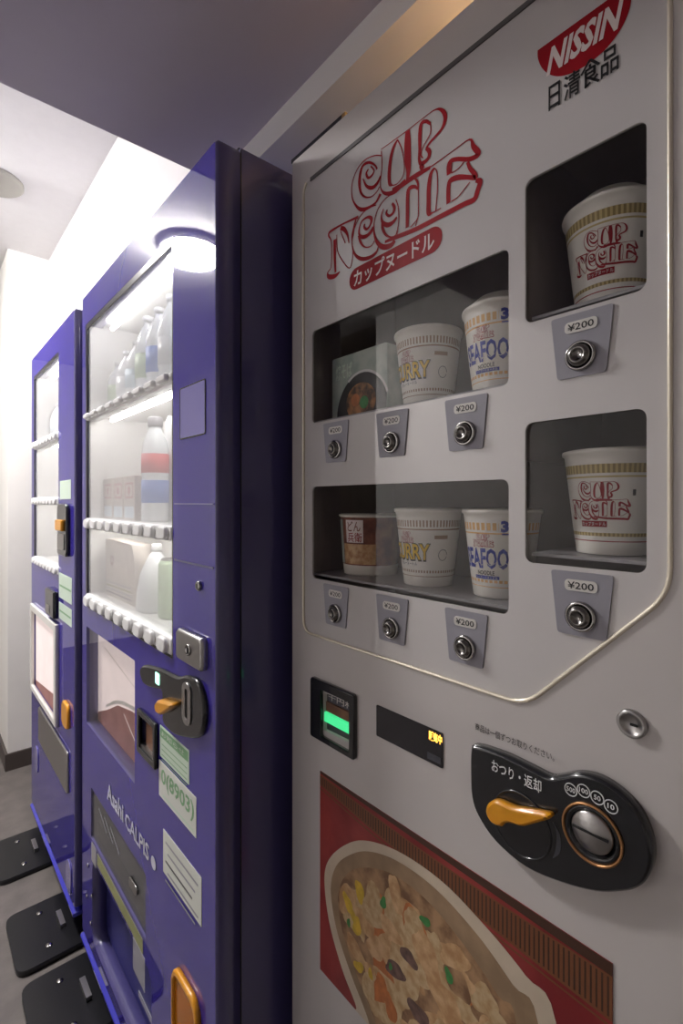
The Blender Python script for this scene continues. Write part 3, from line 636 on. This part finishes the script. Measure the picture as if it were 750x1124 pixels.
# dark udon cup, lower left
c = (.575, .592, SHELF['ml'])
t = thing('udon_cup', 'dark red-brown noodle cup with white characters and noodle picture, lower middle window', 'instant noodles', c)
b = MB(); prof = [(.044, 0), (.0445, .004), (.0455, .016), (.050, .092), (.0525, .0935), (.0525, .096)]
b.lathe(prof, c, 'dark_cup', 64, mats=['lid_white', 'lid_white', 'dark_cup', 'lid_white', 'lid_white'])
def pu(s, z, o=.0008): r = .0455+(.0045)*(z-.016)/.076+o; a = s/.048+.35; return (c[0]-r*math.cos(a), c[1]-r*math.sin(a), c[2]+z)
b.sheet(pu, -.030, .030, .018, .050, 'noodle_print', 16, 2)
b.sheet(pu, -.046, -.032, .018, .088, 'pale_green', 6, 2)
b.sheet(pu, -.022, .010, .052, .088, 'logo_white', 8, 2)
b.text('どん', lambda s, z: pu(s, z, .0012), -.018, .006, .070, .086, 'dark_cup', .01); b.text('兵衛', lambda s, z: pu(s, z, .0012), -.018, .008, .053, .068, 'red_print', .005)
b.build('cup', t); MB().lathe([(.0515, .0965), (.05, .0972), (.0001, .098)], c, 'lid_white', 48).build('lid', t)
# pale green pack with a picture of a black bowl, upper left
y0, y1, xf = .512, .640, .532; zb = SHELF['mu']
t = thing('noodle_pack', 'pale green noodle pack printed with a black bowl, upper middle window', 'instant noodles', (.57, .575, zb))
b = MB(); b.prism(rrect(y0, y1, zb, zb+.104, .004), xf, xf+.085, 'pale_green')
pg = plane_pf(xf-.0006)
def bowlp(x, y): return P(360+x/7.49, 310+y/7.49, xf)
hw = .061; cyb = .566; 
bw = [(min(max(cyb+hw*math.cos(a), y0+.001), y1-.001), zb+.004+.066*math.sin(a)) for a in [math.pi*k/24 for k in range(25)]]
b.flat(bw, xf-.0004, 'bowl_black')
b.ribbon([(-cyb+.059*math.cos(a), zb+.005+.066*math.sin(a), .004) for a in [math.pi*k/16 for k in range(2, 12)]], pg, 'white_print')
b.flat([(cyb+.004+.034*math.cos(a), zb+.024+.030*math.sin(a)) for a in [math.pi*2*k/24 for k in range(24)]], xf-.0005, 'food_print')
b.flat(circ(cyb-.004, zb+.022, .010, 16), xf-.0007, 'onion'); b.flat(circ(cyb+.016, zb+.028, .010, 16), xf-.0007, 'carrot')
b.text('焼そば', pg, -y1+.010, -y1+.050, zb+.066, zb+.092, 'sticker_palegreen', .02)
b.build('pack', t)

# ---------------------------------------------------------------- blue machines
PZ0, PZ1 = -1.237+H, .581+H
def shell(root, y0, y1, holes, x=DP):
    c = MB(); xi = x+.045; xo = x+.70
    c.prism(rrect(y0+.004, y1-.004, PZ0, PZ1+.004, .004, 3), xo-.02, xo, 'purple_side')
    c.box(xi, xo-.02, y0+.004, y0+.02, PZ0, PZ1+.004, 'purple_side'); c.box(xi, xo-.02, y1-.02, y1-.004, PZ0, PZ1+.004, 'purple_side')
    c.box(xi, xo-.02, y0+.02, y1-.02, PZ1-.014, PZ1+.004, 'purple_side'); c.box(xi, xo-.02, y0+.02, y1-.02, PZ0, PZ0+.018, 'purple_side')
    c.build('cabinet', root)
    MB().prism(rrect(y0, y1, PZ0+.02, PZ1, .010), x, x+.042, 'purple', holes=holes, side='purple_side', bev=.005).build('door', root)
    l = MB().prism(rrect(y0, y1, PZ0-.004, PZ0+.010, .003), x-.005, x+.04, 'blue_lip', bev=.004); l.build('kick_plate', root)
    for xx in (x+.09, xo-.08):
        for y in (y0+.09, y1-.09):
            MB().lathe([(.028, .019 if xx < x+.2 else 0), (.028, .028), (.013, .030), (.013, PZ0+.0005)], (xx, y, 0), 'dark_steel', 20).build('foot', root)
def rail(root, y0, y1, z0, z1, n, x=DP):
    r = MB().prism(rrect(y0, y1, z0, z1, .006), x-.002, x+.03, 'rail_white', bev=.003).build('button_rail', root)
    for k in range(n):
        yc = y0+(k+.5)*(y1-y0)/n; w = (y1-y0)/n*.33
        MB().prism(rrect(yc-w, yc+w, z0+.002, z1-.002, min(w, (z1-z0)/2-.002)*.95), x-.011, x-.001, 'button_clear', bev=.003).build('button', r)
def interior(root, y0, y1, z0, z1, shelves, x=DP, dep=.20):
    b = MB(); xa = x+.05; xb = x+dep
    b.box(xb, xb+.01, y0-.02, y1+.02, z0-.02, z1+.02, 'interior_white'); b.box(xa, xb, y0-.02, y0-.01, z0-.02, z1+.02, 'interior_white'); b.box(xa, xb, y1+.01, y1+.02, z0-.02, z1+.02, 'interior_white')
    b.box(xa, xb, y0-.01, y1+.01, z1+.01, z1+.02, 'interior_white'); b.box(xa, xb, y0-.01, y1+.01, z0-.02, z0-.01, 'interior_white')
    for ya, yb in ((y0+.0005, y0+.003), (y1-.003, y1-.0005)): b.box(x+.010, xa, ya, yb, z0+.001, z1-.001, 'interior_white')
    b.box(x+.010, xa, y0+.003, y1-.003, z0+.0005, z0+.003, 'interior_white'); b.build('display_box', root)
    for z in shelves: MB().box(x+.034, xb-.001, y0-.009, y1+.009, z-.004, z, 'interior_white').build('shelf', root)
    for z in [z1-.004]+[q-.012 for q in shelves if q > z0+.06]:
        MB().tube([(x+.062, y0+.03, z), (x+.062, y1-.03, z)], .006, 'tube', 10).build('light_tube', root)

# the nearer blue machine
Y0, Y1 = .726, 1.557
bm_ = thing('drink_vending_machine', 'tall blue drinks vending machine next to the white noodle machine', 'vending machine', (DP+.35, (Y0+Y1)/2, 0))
WN = (.901, 1.518, -.292+H, .494+H); PW = (1.111, 1.508, -.613+H, -.345+H); FW = (1.044, 1.4615, -.908+H, -.772+H); PK = (1.01, 1.45, -1.18+H, -.957+H)
pkpoly = rounded([(PK[0], PK[3]), (PK[1], PK[3]), (PK[1], PK[2]), (PK[0], PK[2])], .035)
BS = (P(174, 0)[0], P(154, 0)[0], P(154, 823)[1], P(154, 776)[1])
shell(bm_, Y0, Y1, [rrect(*WN, .006), rrect(*PW, .004), rrect(*FW, .006), pkpoly, rrect(BS[0]+.004, BS[1]-.004, BS[2]+.004, BS[3]-.004, .002)])
interior(bm_, *WN, [.243+H, -.047+H, -.257+H])
MB().prism(rrect(WN[0]-.003, WN[1]+.003, WN[2]-.003, WN[3]+.003, .007), DP+.0005, DP+.004, 'black_plastic', holes=[rrect(WN[0]+.006, WN[1]-.010, WN[2]+.003, WN[3]-.014, .005)]).build('window_gasket', bm_)
MB().prism(rrect(WN[0]+.001, WN[1]-.001, WN[2]+.001, WN[3]-.001, .006), DP+.006, DP+.009, 'glass_haze').build('glass_pane', bm_)
for z0, z1 in ((.2255, .2434), (-.0734, -.0446), (-.2868, -.254)): rail(bm_, .905, 1.514, z0+H, z1+H, 9)
# poster window
b = MB().box(DP+.030, DP+.034, PW[0]-.01, PW[1]+.01, PW[2]-.01, PW[3]+.01, 'card_pink')
y_ = lambda px, py: P(px, py, DP+.03)
q = [(PW[1]+.005, PW[2]-.005), (PW[1]+.005, PW[2]+.02), (1.42, PW[2]+.055), (1.33, PW[2]+.095), (1.22, PW[2]+.115), (PW[0]-.005, PW[2]+.12), (PW[0]-.005, PW[2]-.005)]
b.flat(q, DP+.0295, 'card_red'); b.ribbon([(-1.43, PW[2]+.062, .006), (-1.33, PW[2]+.104, .009), (-1.22, PW[2]+.124, .009), (-1.10, PW[2]+.13, .008)], plane_pf(DP+.0292), 'card_white')
b.ribbon([(-1.28, PW[2]+.09, .003), (-1.15, PW[2]+.03, .004)], plane_pf(DP+.0290), 'card_pink')
b.ribbon([(-1.44, PW[3]-.05, .002), (-1.15, PW[3]-.10, .002)], plane_pf(DP+.0292), 'beige_pack')
b.build('picture_card', bm_)
MB().prism(rrect(PW[0]-.001, PW[1]+.001, PW[2]-.001, PW[3]+.001, .004), DP+.004, DP+.006, 'glass_window').build('card_window', bm_)
# right-hand door furniture
yA, yB = P(226, 0)[0], P(198, 0)[0]; zA, zB = P(198, 483)[1], P(198, 427)[1]
b = MB().prism(rrect(yA, yB, zA, zB, .004), DP-.0012, DP-.0002, 'black_plastic', holes=[rrect(yA+.002, yB-.002, zA+.002, zB-.002, .003)]); b.prism(rrect(yA+.002, yB-.002, zA+.002, zB-.002, .003), DP-.001, DP-.0002, 'purple_pale')
b.build('service_cover', bm_)
zs = P(200, 616)[1]; MB().box(DP-.0012, DP-.0002, Y0+.01, .893, zs-.0015, zs+.0015, 'purple_side').build('door_seam', bm_)
zs = P(200, 553)[1]; MB().box(DP-.0012, DP-.0002, Y0+.01, .893, zs-.001, zs+.001, 'purple_pale').build('door_seam', bm_)
lc = (DP, *P(219.5, 643)); MB().lathe([(.0085, 0), (.0085, .004), (.0065, .0055), (.0001, .0058)], lc, 'chrome', 24, 'x').build('lock', bm_)
MB().box(DP-.0064, DP-.0057, lc[1]-.001, lc[1]+.001, lc[2]-.004, lc[2]+.004, 'black_matte').build('keyhole', bm_)
hy0, hy1 = P(228, 0)[0], P(199.5, 0)[0]; hz1, hz0 = P(199.5, 687.5)[1], P(199.5, 721)[1]
h_ = MB().prism(rrect(hy0, hy1, hz0, hz1, .010), DP-.012, DP-.0002, 'steel', bev=.004).build('door_handle', bm_)
hc = ((hy0+hy1)/2-.004, (hz0+hz1)/2)
MB().lathe([(.010, 0), (.010, .002), (.008, .003), (.006, .001), (.0001, .001)], (DP-.012, *hc), 'chrome', 28, 'x').build('lock', h_)
MB().box(DP-.0146, DP-.0131, hc[0]-.0015, hc[0]+.0015, hc[1]-.006, hc[1]+.006, 'black_matte').build('keyhole', h_)
# coin unit
Q = lambda x, y: P(140+x/5.62, 630+y/5.62, DP-.009)
co = [(72, 600), (90, 565), (140, 570), (205, 590), (300, 635), (350, 628), (410, 650), (445, 710), (468, 840), (460, 960), (425, 1015), (340, 1010), (270, 985), (222, 930), (210, 860), (212, 780), (205, 720), (150, 705), (95, 680)]
cz = crom([Q(*p) for p in co], 3, True)
cu = MB().prism(cz, DP-.009, DP-.0002, 'black_plastic', bev=.004).build('coin_module', bm_)
yg, zg = Q(185, 645); MB().prism(rrect(yg-.010, yg+.010, zg-.011, zg+.011, .003), DP-.0098, DP-.0089, 'green_led_small').build('green_light', cu)
yk, zk = Q(232, 815)
MB().prism(crom([Q(212, 790), (Q(228, 768)), Q(260, 775), Q(325, 795), Q(290, 830), Q(240, 858), Q(216, 835)], 3, True), DP-.024, DP-.009, 'orange_lever', bev=.004).build('return_lever', cu)
ys, zs = Q(368, 800); MB().prism(rrect(ys-.017, ys+.017, zs-.036, zs+.036, .015), DP-.0115, DP-.0089, 'steel', holes=[rrect(ys-.006, ys+.006, zs-.026, zs+.026, .005)]).build('coin_plate', cu)
MB().box(DP-.0095, DP-.0088, ys-.005, ys+.005, zs-.024, zs+.024, 'black_matte').build('coin_slot', cu)
# bill slot
bs = MB().prism(rrect(*BS, .004), DP-.008, DP-.0002, 'black_plastic', holes=[rrect(BS[0]+.010, BS[1]-.012, BS[2]+.012, BS[3]-.010, .003)], bev=.002).build('bill_slot', bm_)
b = MB().box(DP+.012, DP+.016, *BS, 'black_matte'); b.box(DP+.002, DP+.011, BS[0]+.012, BS[1]-.030, BS[2]+.014, BS[3]-.022, 'slot_brown'); b.box(DP-.004, DP+.011, BS[0]+.010, BS[1]-.012, BS[2]+.012, BS[2]+.020, 'steel'); b.build('slot_mechanism', bs)
# stickers
def sticker(root, y0, y1, z0, z1, m, name='sticker', fn=None):
    b = MB().prism(rrect(y0, y1, z0, z1, .002, 2), DP-.0008, DP-.0001, m)
    if fn: fn(b, min(y0, y1), max(y0, y1), z0, z1)
    return b.build(name, root)
pfs = plane_pf(DP-.0011)
def s1(b, a, c, z0, z1):
    b.prism(rrect(a+.003, c-.003, z1-.022, z1-.004, .002, 2), DP-.0010, DP-.0008, 'sticker_green'); b.text('お知らせ', pfs, -c+.008, -a-.02, z1-.018, z1-.008, 'sticker_white')
    for k in range(4): b.ribbon([(-c+.010, z1-.034-.010*k, .0018), (-a-.008, z1-.034-.010*k, .0018)], pfs, 'sticker_green')
def s2(b, a, c, z0, z1):
    b.text('0(8903)', pfs, -c+.012, -a-.008, z0+(z1-z0)*.30, z1-(z1-z0)*.16, 'sticker_green', .02); b.ribbon([(-c+.02, z0+.008, .004), (-a-.01, z0+.008, .004)], pfs, 'sticker_palegreen')
def s3(b, a, c, z0, z1):
    for k in range(5): b.ribbon([(-c+.012+.01*(k % 2), z1-.020-.018*k, .004), (-a-.012-.012*(k % 3), z1-.020-.018*k, .004)], pfs, 'display_grey' if k == 2 else 'plate_grey')
sticker(bm_, P(208, 0)[0], P(176, 0)[0], P(176, 829)[1], P(176, 795)[1], 'sticker_palegreen', fn=s1)
sticker(bm_, P(215.8, 0)[0], P(175, 0)[0], P(175, 872)[1], P(175, 833)[1], 'sticker_white', fn=s2)
sticker(bm_, P(221.6, 0)[0], P(179.6, 0)[0], P(179.6, 956)[1], P(179.6, 909)[1], 'sticker_white', fn=s3)
b = MB(); b.text('Asahi', pfs, -P(118, 0)[0], -P(136, 0)[0], -.735+H, -.692+H, 'script_white', .03); b.text('CALPIS', pfs, -P(138, 0)[0], -P(164, 0)[0], -.735+H, -.700+H, 'script_white', .02)
b.flat(circ(P(169, 0)[0], -.722+H, .013), DP-.0011, 'script_white'); b.build('brand_lettering', bm_)
# delivery window and pocket
b = MB().box(DP+.038, DP+.040, FW[0]-.005, FW[1]+.005, FW[2]-.005, FW[3]+.005, 'black_matte'); b.box(DP+.012, DP+.037, FW[0]+.02, FW[1]-.02, FW[2]+.004, FW[2]+.05, 'shelf_grey'); b.build('chute', bm_)
fl = MB().prism(rrect(FW[0]+.002, FW[1]-.002, FW[2]+.002, FW[3]-.002, .005), DP+.004, DP+.007, 'smoke_clear')
for k in range(3): fl.ribbon([(-1.40+.05*k, FW[3]-.03, .006), (-1.33+.05*k, FW[3]-.06, .006)], plane_pf(DP+.0035), 'plate_grey')
fl.prism(rrect(1.10, 1.15, FW[2]+.055, FW[2]+.075, .008), DP-.001, DP+.004, 'chrome'); fl.build('flap', bm_)
b = MB().box(DP+.036, DP+.041, PK[0]-.005, PK[1]+.005, PK[2]-.005, PK[3]+.005, 'pocket_blue'); b.build('pocket_back', bm_)
sticker(bm_, 1.06, 1.40, -.948+H, -.918+H, 'yellow_strip', 'strip_label')
sticker(bm_, 1.41, 1.455, -.965+H, -.915+H, 'shelf_grey', 'oval_mark')
sticker(bm_, 1.047, 1.12, -1.02+H, -.95+H, 'plate_grey')
for y0, y1, z0 in ((1.10, 1.19, -1.155), (1.26, 1.36, -1.03)):
    MB().prism(rrect(y0, y1, z0+H, z0+.014+H, .003, 2), DP+.034, DP+.0355, 'plate_grey').build('pocket_label', bm_)
for k, (y, z) in enumerate(((1.47, -1.0), (1.43, -1.06), (1.48, -1.09), (1.44, -1.14))):
    MB().lathe([(.006, 0), (.006, .002), (.0001, .004)], (DP-.0002, y+.02, z+H), 'chrome', 14, 'x').build('screw', bm_)
# orange coin return cup
oy0, oy1 = P(221, 0)[0], P(193, 0)[0]; oz1, oz0 = P(193, 1053)[1], P(193, 1128)[1]
rt = MB().prism(rrect(oy0, oy1, oz0, oz1, .028, 8), DP-.010, DP-.0002, 'orange_lever', holes=[rrect(oy0+.007, oy1-.006, oz0+.006, oz1-.008, .024, 8)], bev=.003).build('coin_return', bm_)
MB().prism(rrect(oy0+.0072, oy1-.0062, oz0+.0062, oz1-.0082, .0235, 8), DP-.005, DP-.0035, 'orange_clear').build('return_flap', rt)
MB().box(DP-.0034, DP-.0003, oy0+.01, oy1-.01, oz0+.012, oz1-.015, 'slot_brown').build('return_cavity', rt)
MB().box(DP+.05, DP+.10, Y0+.02, Y0+.05, PZ1+.004, PZ1+.016, 'black_plastic').build('hinge_block', bm_)
MB().box(DP+.044, DP+.0455, Y0+.002, Y0+.0035, PZ0+.03, PZ1, 'black_matte').build('door_gap', bm_)

# ---------------- drinks behind the nearer glass
def bottle(c, h, r, lab, body, lm, capm, label, group, name='drink_bottle'):
    t = thing(name, label, 'bottle', c, group)
    MB().lathe([(r*.9, 0), (r, .006), (r, h*.18), (r*.94, h*.22), (r, h*.26), (r, h*.60), (r*.9, h*.70), (r*.55, h*.84), (r*.36, h*.90), (r*.36, h*.93)], c, body, 28).build('bottle_body', t)
    MB().lathe([(r*1.012, h*lab[0]), (r*1.012, h*lab[1])], c, lm, 28).build('bottle_label', t)
    MB().lathe([(r*.42, h*.93), (r*.42, h*.995), (r*.36, h)], c, capm, 20).build('cap', t)
desc = [('clear bottle with pale blue label, rightmost on the top shelf behind the glass', 'skyblue_ink', 'bottle_white', 'bottle_body', .222),
        ('clear bottle with white label, second from the right on the top shelf', 'bottle_white', 'bottle_white', 'bottle_body', .222),
        ('clear bottle with blue label, third from the right on the top shelf', 'blue_ink', 'bottle_white', 'bottle_body', .216),
        ('clear bottle with yellow green label, fourth from the right on the top shelf', 'green_ink', 'bottle_white', 'bottle_body', .216),
        ('white bottle with pale blue label, third from the left on the top shelf', 'skyblue_ink', 'bottle_white', 'bottle_white', .175),
        ('short white bottle, second from the left on the top shelf', 'bottle_white', 'bottle_white', 'bottle_white', .165),
        ('short bottle with green label, leftmost on the top shelf behind the glass', 'green_ink', 'bottle_white', 'bottle_body', .150)]
for k, (lb_, lm, cm_, bd, h) in enumerate(desc):
    bottle((DP+.078, 1.022+.0755*k, .243+H), h, .031, (.27, .55), bd, lm, cm_, lb_, 'bottles on the top shelf of the nearer blue machine')
# middle shelf: display card with a large bottle, and cartons
c = (DP+.070, 1.18, -.047+H)
t = thing('large_bottle', 'large bottle with red and blue labels on a white backing card, middle shelf', 'bottle', c)
bk = [(c[1]+a*.050, c[2]+z) for a, z in [(-1, 0), (-1, .15), (-.9, .19), (-.55, .225), (-.3, .255), (.3, .255), (.55, .225), (.9, .19), (1, .15), (1, 0)]]
MB().prism(rounded(bk, .02, 4), c[0]+.033, c[0]+.036, 'rail_white').build('backing_card', t)
MB().lathe([(.028, 0), (.031, .006), (.031, .10), (.029, .104), (.031, .108), (.031, .16), (.027, .19), (.016, .215), (.014, .225)], c, 'bottle_body', 32).build('bottle_body', t)
MB().lathe([(.0315, .115), (.0315, .160)], c, 'red_ink', 32).build('red_label', t)
MB().lathe([(.0315, .045), (.0315, .098)], c, 'blue_ink', 32).build('blue_label', t)
MB().lathe([(.017, .225), (.017, .245), (.014, .248)], c, 'shelf_grey', 24).build('cap', t)
def carton(c, w, d, h, label, group, base, ink, ink2, name='drink_carton'):
    t = thing(name, label, 'carton', c, group); b = MB()
    b.prism(rrect(c[1]-w/2, c[1]+w/2, c[2]+.0005, c[2]+h, .004, 3), c[0]-d/2, c[0]+d/2, base); x = c[0]-d/2-.0004
    b.prism(rrect(c[1]-w*.36, c[1]+w*.36, c[2]+h*.50, c[2]+h*.86, .003, 2), x, x+.0004, ink, holes=[rrect(c[1]-w*.31, c[1]+w*.31, c[2]+h*.55, c[2]+h*.81, .002, 2)])
    b.flat(circ(c[1], c[2]+h*.68, w*.13, 16), x, ink); b.flat([(c[1]-w*.42, c[2]+h*.06), (c[1]+w*.42, c[2]+h*.06), (c[1]+w*.42, c[2]+h*.32), (c[1]-w*.42, c[2]+h*.32)], x, ink2)
    b.build('carton_body', t)
for k, nm in enumerate(('right of three, nearest the large bottle', 'middle one of three', 'left of three, farthest from the large bottle')):
    carton((DP+.070, 1.290+.089*k, -.047+H), .084, .05, .112, 'beige drink carton with pink frame, '+nm+', middle shelf', 'beige cartons on the middle shelf', 'beige_pack', 'pink_ink', 'skyblue_ink')
# bottom shelf
c = (DP+.070, 1.36, -.257+H); t = thing('drink_pack', 'wide beige pack with a brown ring mark and grey striped base, bottom shelf', 'carton', c)
b = MB(); b.prism(rounded([(1.24, c[2]), (1.49, c[2]), (1.49, c[2]+.155), (1.27, c[2]+.150), (1.25, c[2]+.11)], .012), DP+.045, DP+.095, 'beige_pack')
x = DP+.0446; cyy = 1.43; b.prism(circ(cyy, c[2]+.098, .014), x, DP+.045, 'slot_brown', holes=[circ(cyy, c[2]+.098, .008)])
for k in range(4): b.ribbon([(-1.485, c[2]+.010+.009*k, .005), (-1.27, c[2]+.012+.010*k, .004)], plane_pf(x), ['display_grey', 'plate_grey', 'yellow_strip', 'shelf_grey'][k])
b.build('pack_body', t)
c = (DP+.075, 1.185, -.257+H); t = thing('squeeze_bottle', 'white tapering bottle between the beige pack and the green can, bottom shelf', 'bottle', c)
MB().lathe([(.044, 0), (.046, .006), (.045, .04), (.036, .09), (.020, .125), (.010, .140)], c, 'bottle_white', 32).build('bottle_body', t); MB().lathe([(.012, .140), (.012, .155), (.009, .158)], c, 'rail_white', 20).build('cap', t)
c = (DP+.075, 1.085, -.257+H); t = thing('drink_can', 'pale green can right of the white tapering bottle, bottom shelf', 'can', c)
MB().lathe([(.028, 0), (.032, .006), (.032, .118), (.027, .128)], c, 'green_ink', 32).build('can_body', t); MB().lathe([(.027, .1285), (.0272, .131), (.025, .131), (.025, .129), (.0001, .129)], c, 'chrome', 32).build('can_lid', t)

# the farther blue machine
Z0, Z1 = 1.642, 2.357
fm = thing('drink_vending_machine', 'blue drinks vending machine at the far end beside the white pillar', 'vending machine', (DP+.35, (Z0+Z1)/2, 0))
FWN = (P(64.5, 0)[0], P(37, 0)[0], P(37, 617)[1], P(37, 414)[1]); FP = (P(63, 0)[0], P(37.5, 0)[0], P(37.5, 752)[1], P(37.5, 668)[1])
shell(fm, Z0, Z1, [rrect(*FWN, .006), rrect(*FP, .004)])
interior(fm, *FWN, [P(37, 488)[1], P(37, 549)[1], P(37, 612)[1]])
MB().prism(rrect(FWN[0]-.003, FWN[1]+.003, FWN[2]-.003, FWN[3]+.003, .007), DP+.0005, DP+.004, 'black_plastic', holes=[rrect(FWN[0]+.006, FWN[1]-.01, FWN[2]+.003, FWN[3]-.012, .005)]).build('window_gasket', fm)
MB().prism(rrect(FWN[0]+.001, FWN[1]-.001, FWN[2]+.001, FWN[3]-.001, .006), DP+.006, DP+.009, 'glass_haze').build('glass_pane', fm)
for yy in (490, 550, 614):
    z = P(37, yy)[1]; rail(fm, FWN[0]+.003, FWN[1]-.003, z-.014, z+.014, 8)
for k in range(5):
    yy = 1.95+.085*k
    bottle((DP+.085, yy, P(37, 488)[1]), .17, .03, (.27, .55), 'bottle_white', ['skyblue_ink', 'bottle_white', 'green_ink', 'bottle_white', 'skyblue_ink'][k], 'bottle_white',
           ['pale bottle with light blue label, nearest in the far machine', 'plain white bottle, second nearest in the far machine', 'pale bottle with green label in the far machine', 'plain white bottle, second farthest in the far machine', 'pale bottle with light blue label, farthest in the far machine'][k], 'bottles in the far blue machine')
MB().prism(rrect(FP[0]-.025, FP[1]+.02, FP[2]-.015, FP[3]+.02, .004), DP-.012, DP-.0002, 'card_white', holes=[rrect(FP[0]+.002, FP[1]-.002, FP[2]+.004, FP[3]-.004, .003)], bev=.002).build('card_frame', fm)
b = MB().box(DP+.006, DP+.010, FP[0]-.005, FP[1]+.005, FP[2]-.005, FP[3]+.005, 'card_pink'); b.flat([(FP[0], FP[2]), (FP[1], FP[2]), (FP[1], FP[2]+.02), (FP[0], FP[2]+.07)], DP+.0056, 'card_red'); b.build('picture_card', fm)
ya, yb = P(77, 0)[0], P(67, 0)[0]; za, zb2 = P(72, 610)[1], P(72, 553)[1]
cu = MB().prism(rrect(ya, yb, za, zb2, .02, 6), DP-.012, DP-.0002, 'black_plastic', bev=.003).build('coin_module', fm)
MB().prism(rrect(ya+.02, yb-.02, zb2-.085, zb2-.05, .006), DP-.022, DP-.012, 'orange_lever', bev=.003).build('return_lever', cu)
MB().prism(rrect(ya+.02, yb-.015, za+.02, za+.07, .01), DP-.0145, DP-.012, 'steel').build('coin_plate', cu)
bs = MB().prism(rrect(P(64, 0)[0], P(55, 0)[0], P(60, 676)[1], P(60, 647)[1], .004), DP-.016, DP-.0002, 'black_plastic', bev=.003).build('bill_slot', fm)
yy = P(58, 0)[0]; MB().box(DP-.0175, DP-.0158, yy-.03, yy+.03, P(60, 676)[1]+.01, P(60, 664)[1], 'steel').build('bill_mouth', bs)
def s4(b, a, c, z0, z1): b.ribbon([(-c+.01, (z0+z1)/2, .006), (-a-.01, (z0+z1)/2, .006)], pfs, 'sticker_green')
sticker(fm, P(79, 0)[0], P(65, 0)[0], P(65, 655)[1], P(65, 628)[1], 'sticker_palegreen', fn=s4); sticker(fm, P(79, 0)[0], P(65, 0)[0], P(65, 678)[1], P(65, 660)[1], 'sticker_palegreen', fn=s4)
sticker(fm, P(78, 0)[0], P(66, 0)[0], P(66, 548)[1], P(66, 528)[1], 'sticker_palegreen')
fy0, fy1 = P(76, 0)[0], P(44, 0)[0]
MB().prism(rrect(fy0, fy1, P(60, 842)[1], P(60, 800)[1], .01), DP-.007, DP-.0002, 'steel', bev=.003).build('flap', fm)
o_y = P(74, 0)[0]; rt = MB().prism(rrect(o_y-.04, o_y+.04, P(74, 798)[1], P(74, 770)[1], .025, 6), DP-.010, DP-.0002, 'orange_lever', bev=.004).build('coin_return', fm)
for px_, py_ in ((40.5, 833), (76, 962)):
    y, z = P(px_, py_); MB().prism(rrect(y-.03, y+.03, z-.05, z+.05, .028, 6), DP-.003, DP-.0002, 'purple_pale').build('oval_mark', fm)  # the first oval is a white highlight on the door, built as a shape

# steel floor plates that hold the machines down
def anchor(y0, y1, label):
    c = (.29, (y0+y1)/2, 0); t = thing('anchor_plate', label, 'floor plate', c, 'black floor plates under the machines')
    poly = rounded([(.215, y0), (.215, y1), (.52, y1), (.52, y0)], .035)
    b = MB(); n = len(poly)
    tri = tessellate_polygon([[Vector((*p, 0)) for p in poly]])
    for z in (.0005, .018): b.add([(*p, z) for p in poly], [tuple(k) for k in tri], 'black_rubber')
    b.add([(*p, .0005) for p in poly]+[(*p, .018) for p in poly], [(i, (i+1) % n, n+(i+1) % n, n+i) for i in range(n)], 'black_rubber', True)
    b.build('plate', t)
    MB().box(.338, .352, y0+.09, y1-.09, .0185, .030, 'steel').build('bracket', t)
    for k, yy in enumerate((y0+.05, y1-.05)):
        MB().lathe([(.009, .0185), (.009, .020), (.007, .021), (.0001, .0225)], (.30, yy, 0), 'chrome', 6 if k == 1 else 16).build('bolt', t)
anchor(2.035, 2.285, 'black floor plate under the far corner of the farther blue machine')
anchor(1.603, 1.85, 'black floor plate under the near corner of the farther blue machine')
anchor(1.31, 1.56, 'black floor plate under the far corner of the nearer blue machine')

# ---------------------------------------------------------------- world, camera
w = bpy.data.worlds.new('world'); SC.world = w; w.use_nodes = True
w.node_tree.nodes['Background'].inputs[0].default_value = (.5, .5, .55, 1); w.node_tree.nodes['Background'].inputs[1].default_value = .05
cam = bpy.data.cameras.new('camera'); co_ = bpy.data.objects.new('camera', cam); COL.objects.link(co_); SC.camera = co_
co_.location = (0, 0, H); co_.rotation_euler = (math.pi/2, 0, -YAW)
cam.sensor_fit = 'VERTICAL'; cam.sensor_height = 36; cam.lens = FOC/1124*36; cam.shift_y = -11/1124; cam.clip_start = .01
for o in COL.objects:
    if '_o' in o: del o['_o']
SC.view_settings.view_transform = 'Standard'; SC.view_settings.look = 'None'; SC.view_settings.gamma = 1; SC.view_settings.use_curve_mapping = False
SC.view_settings.exposure = 1.55
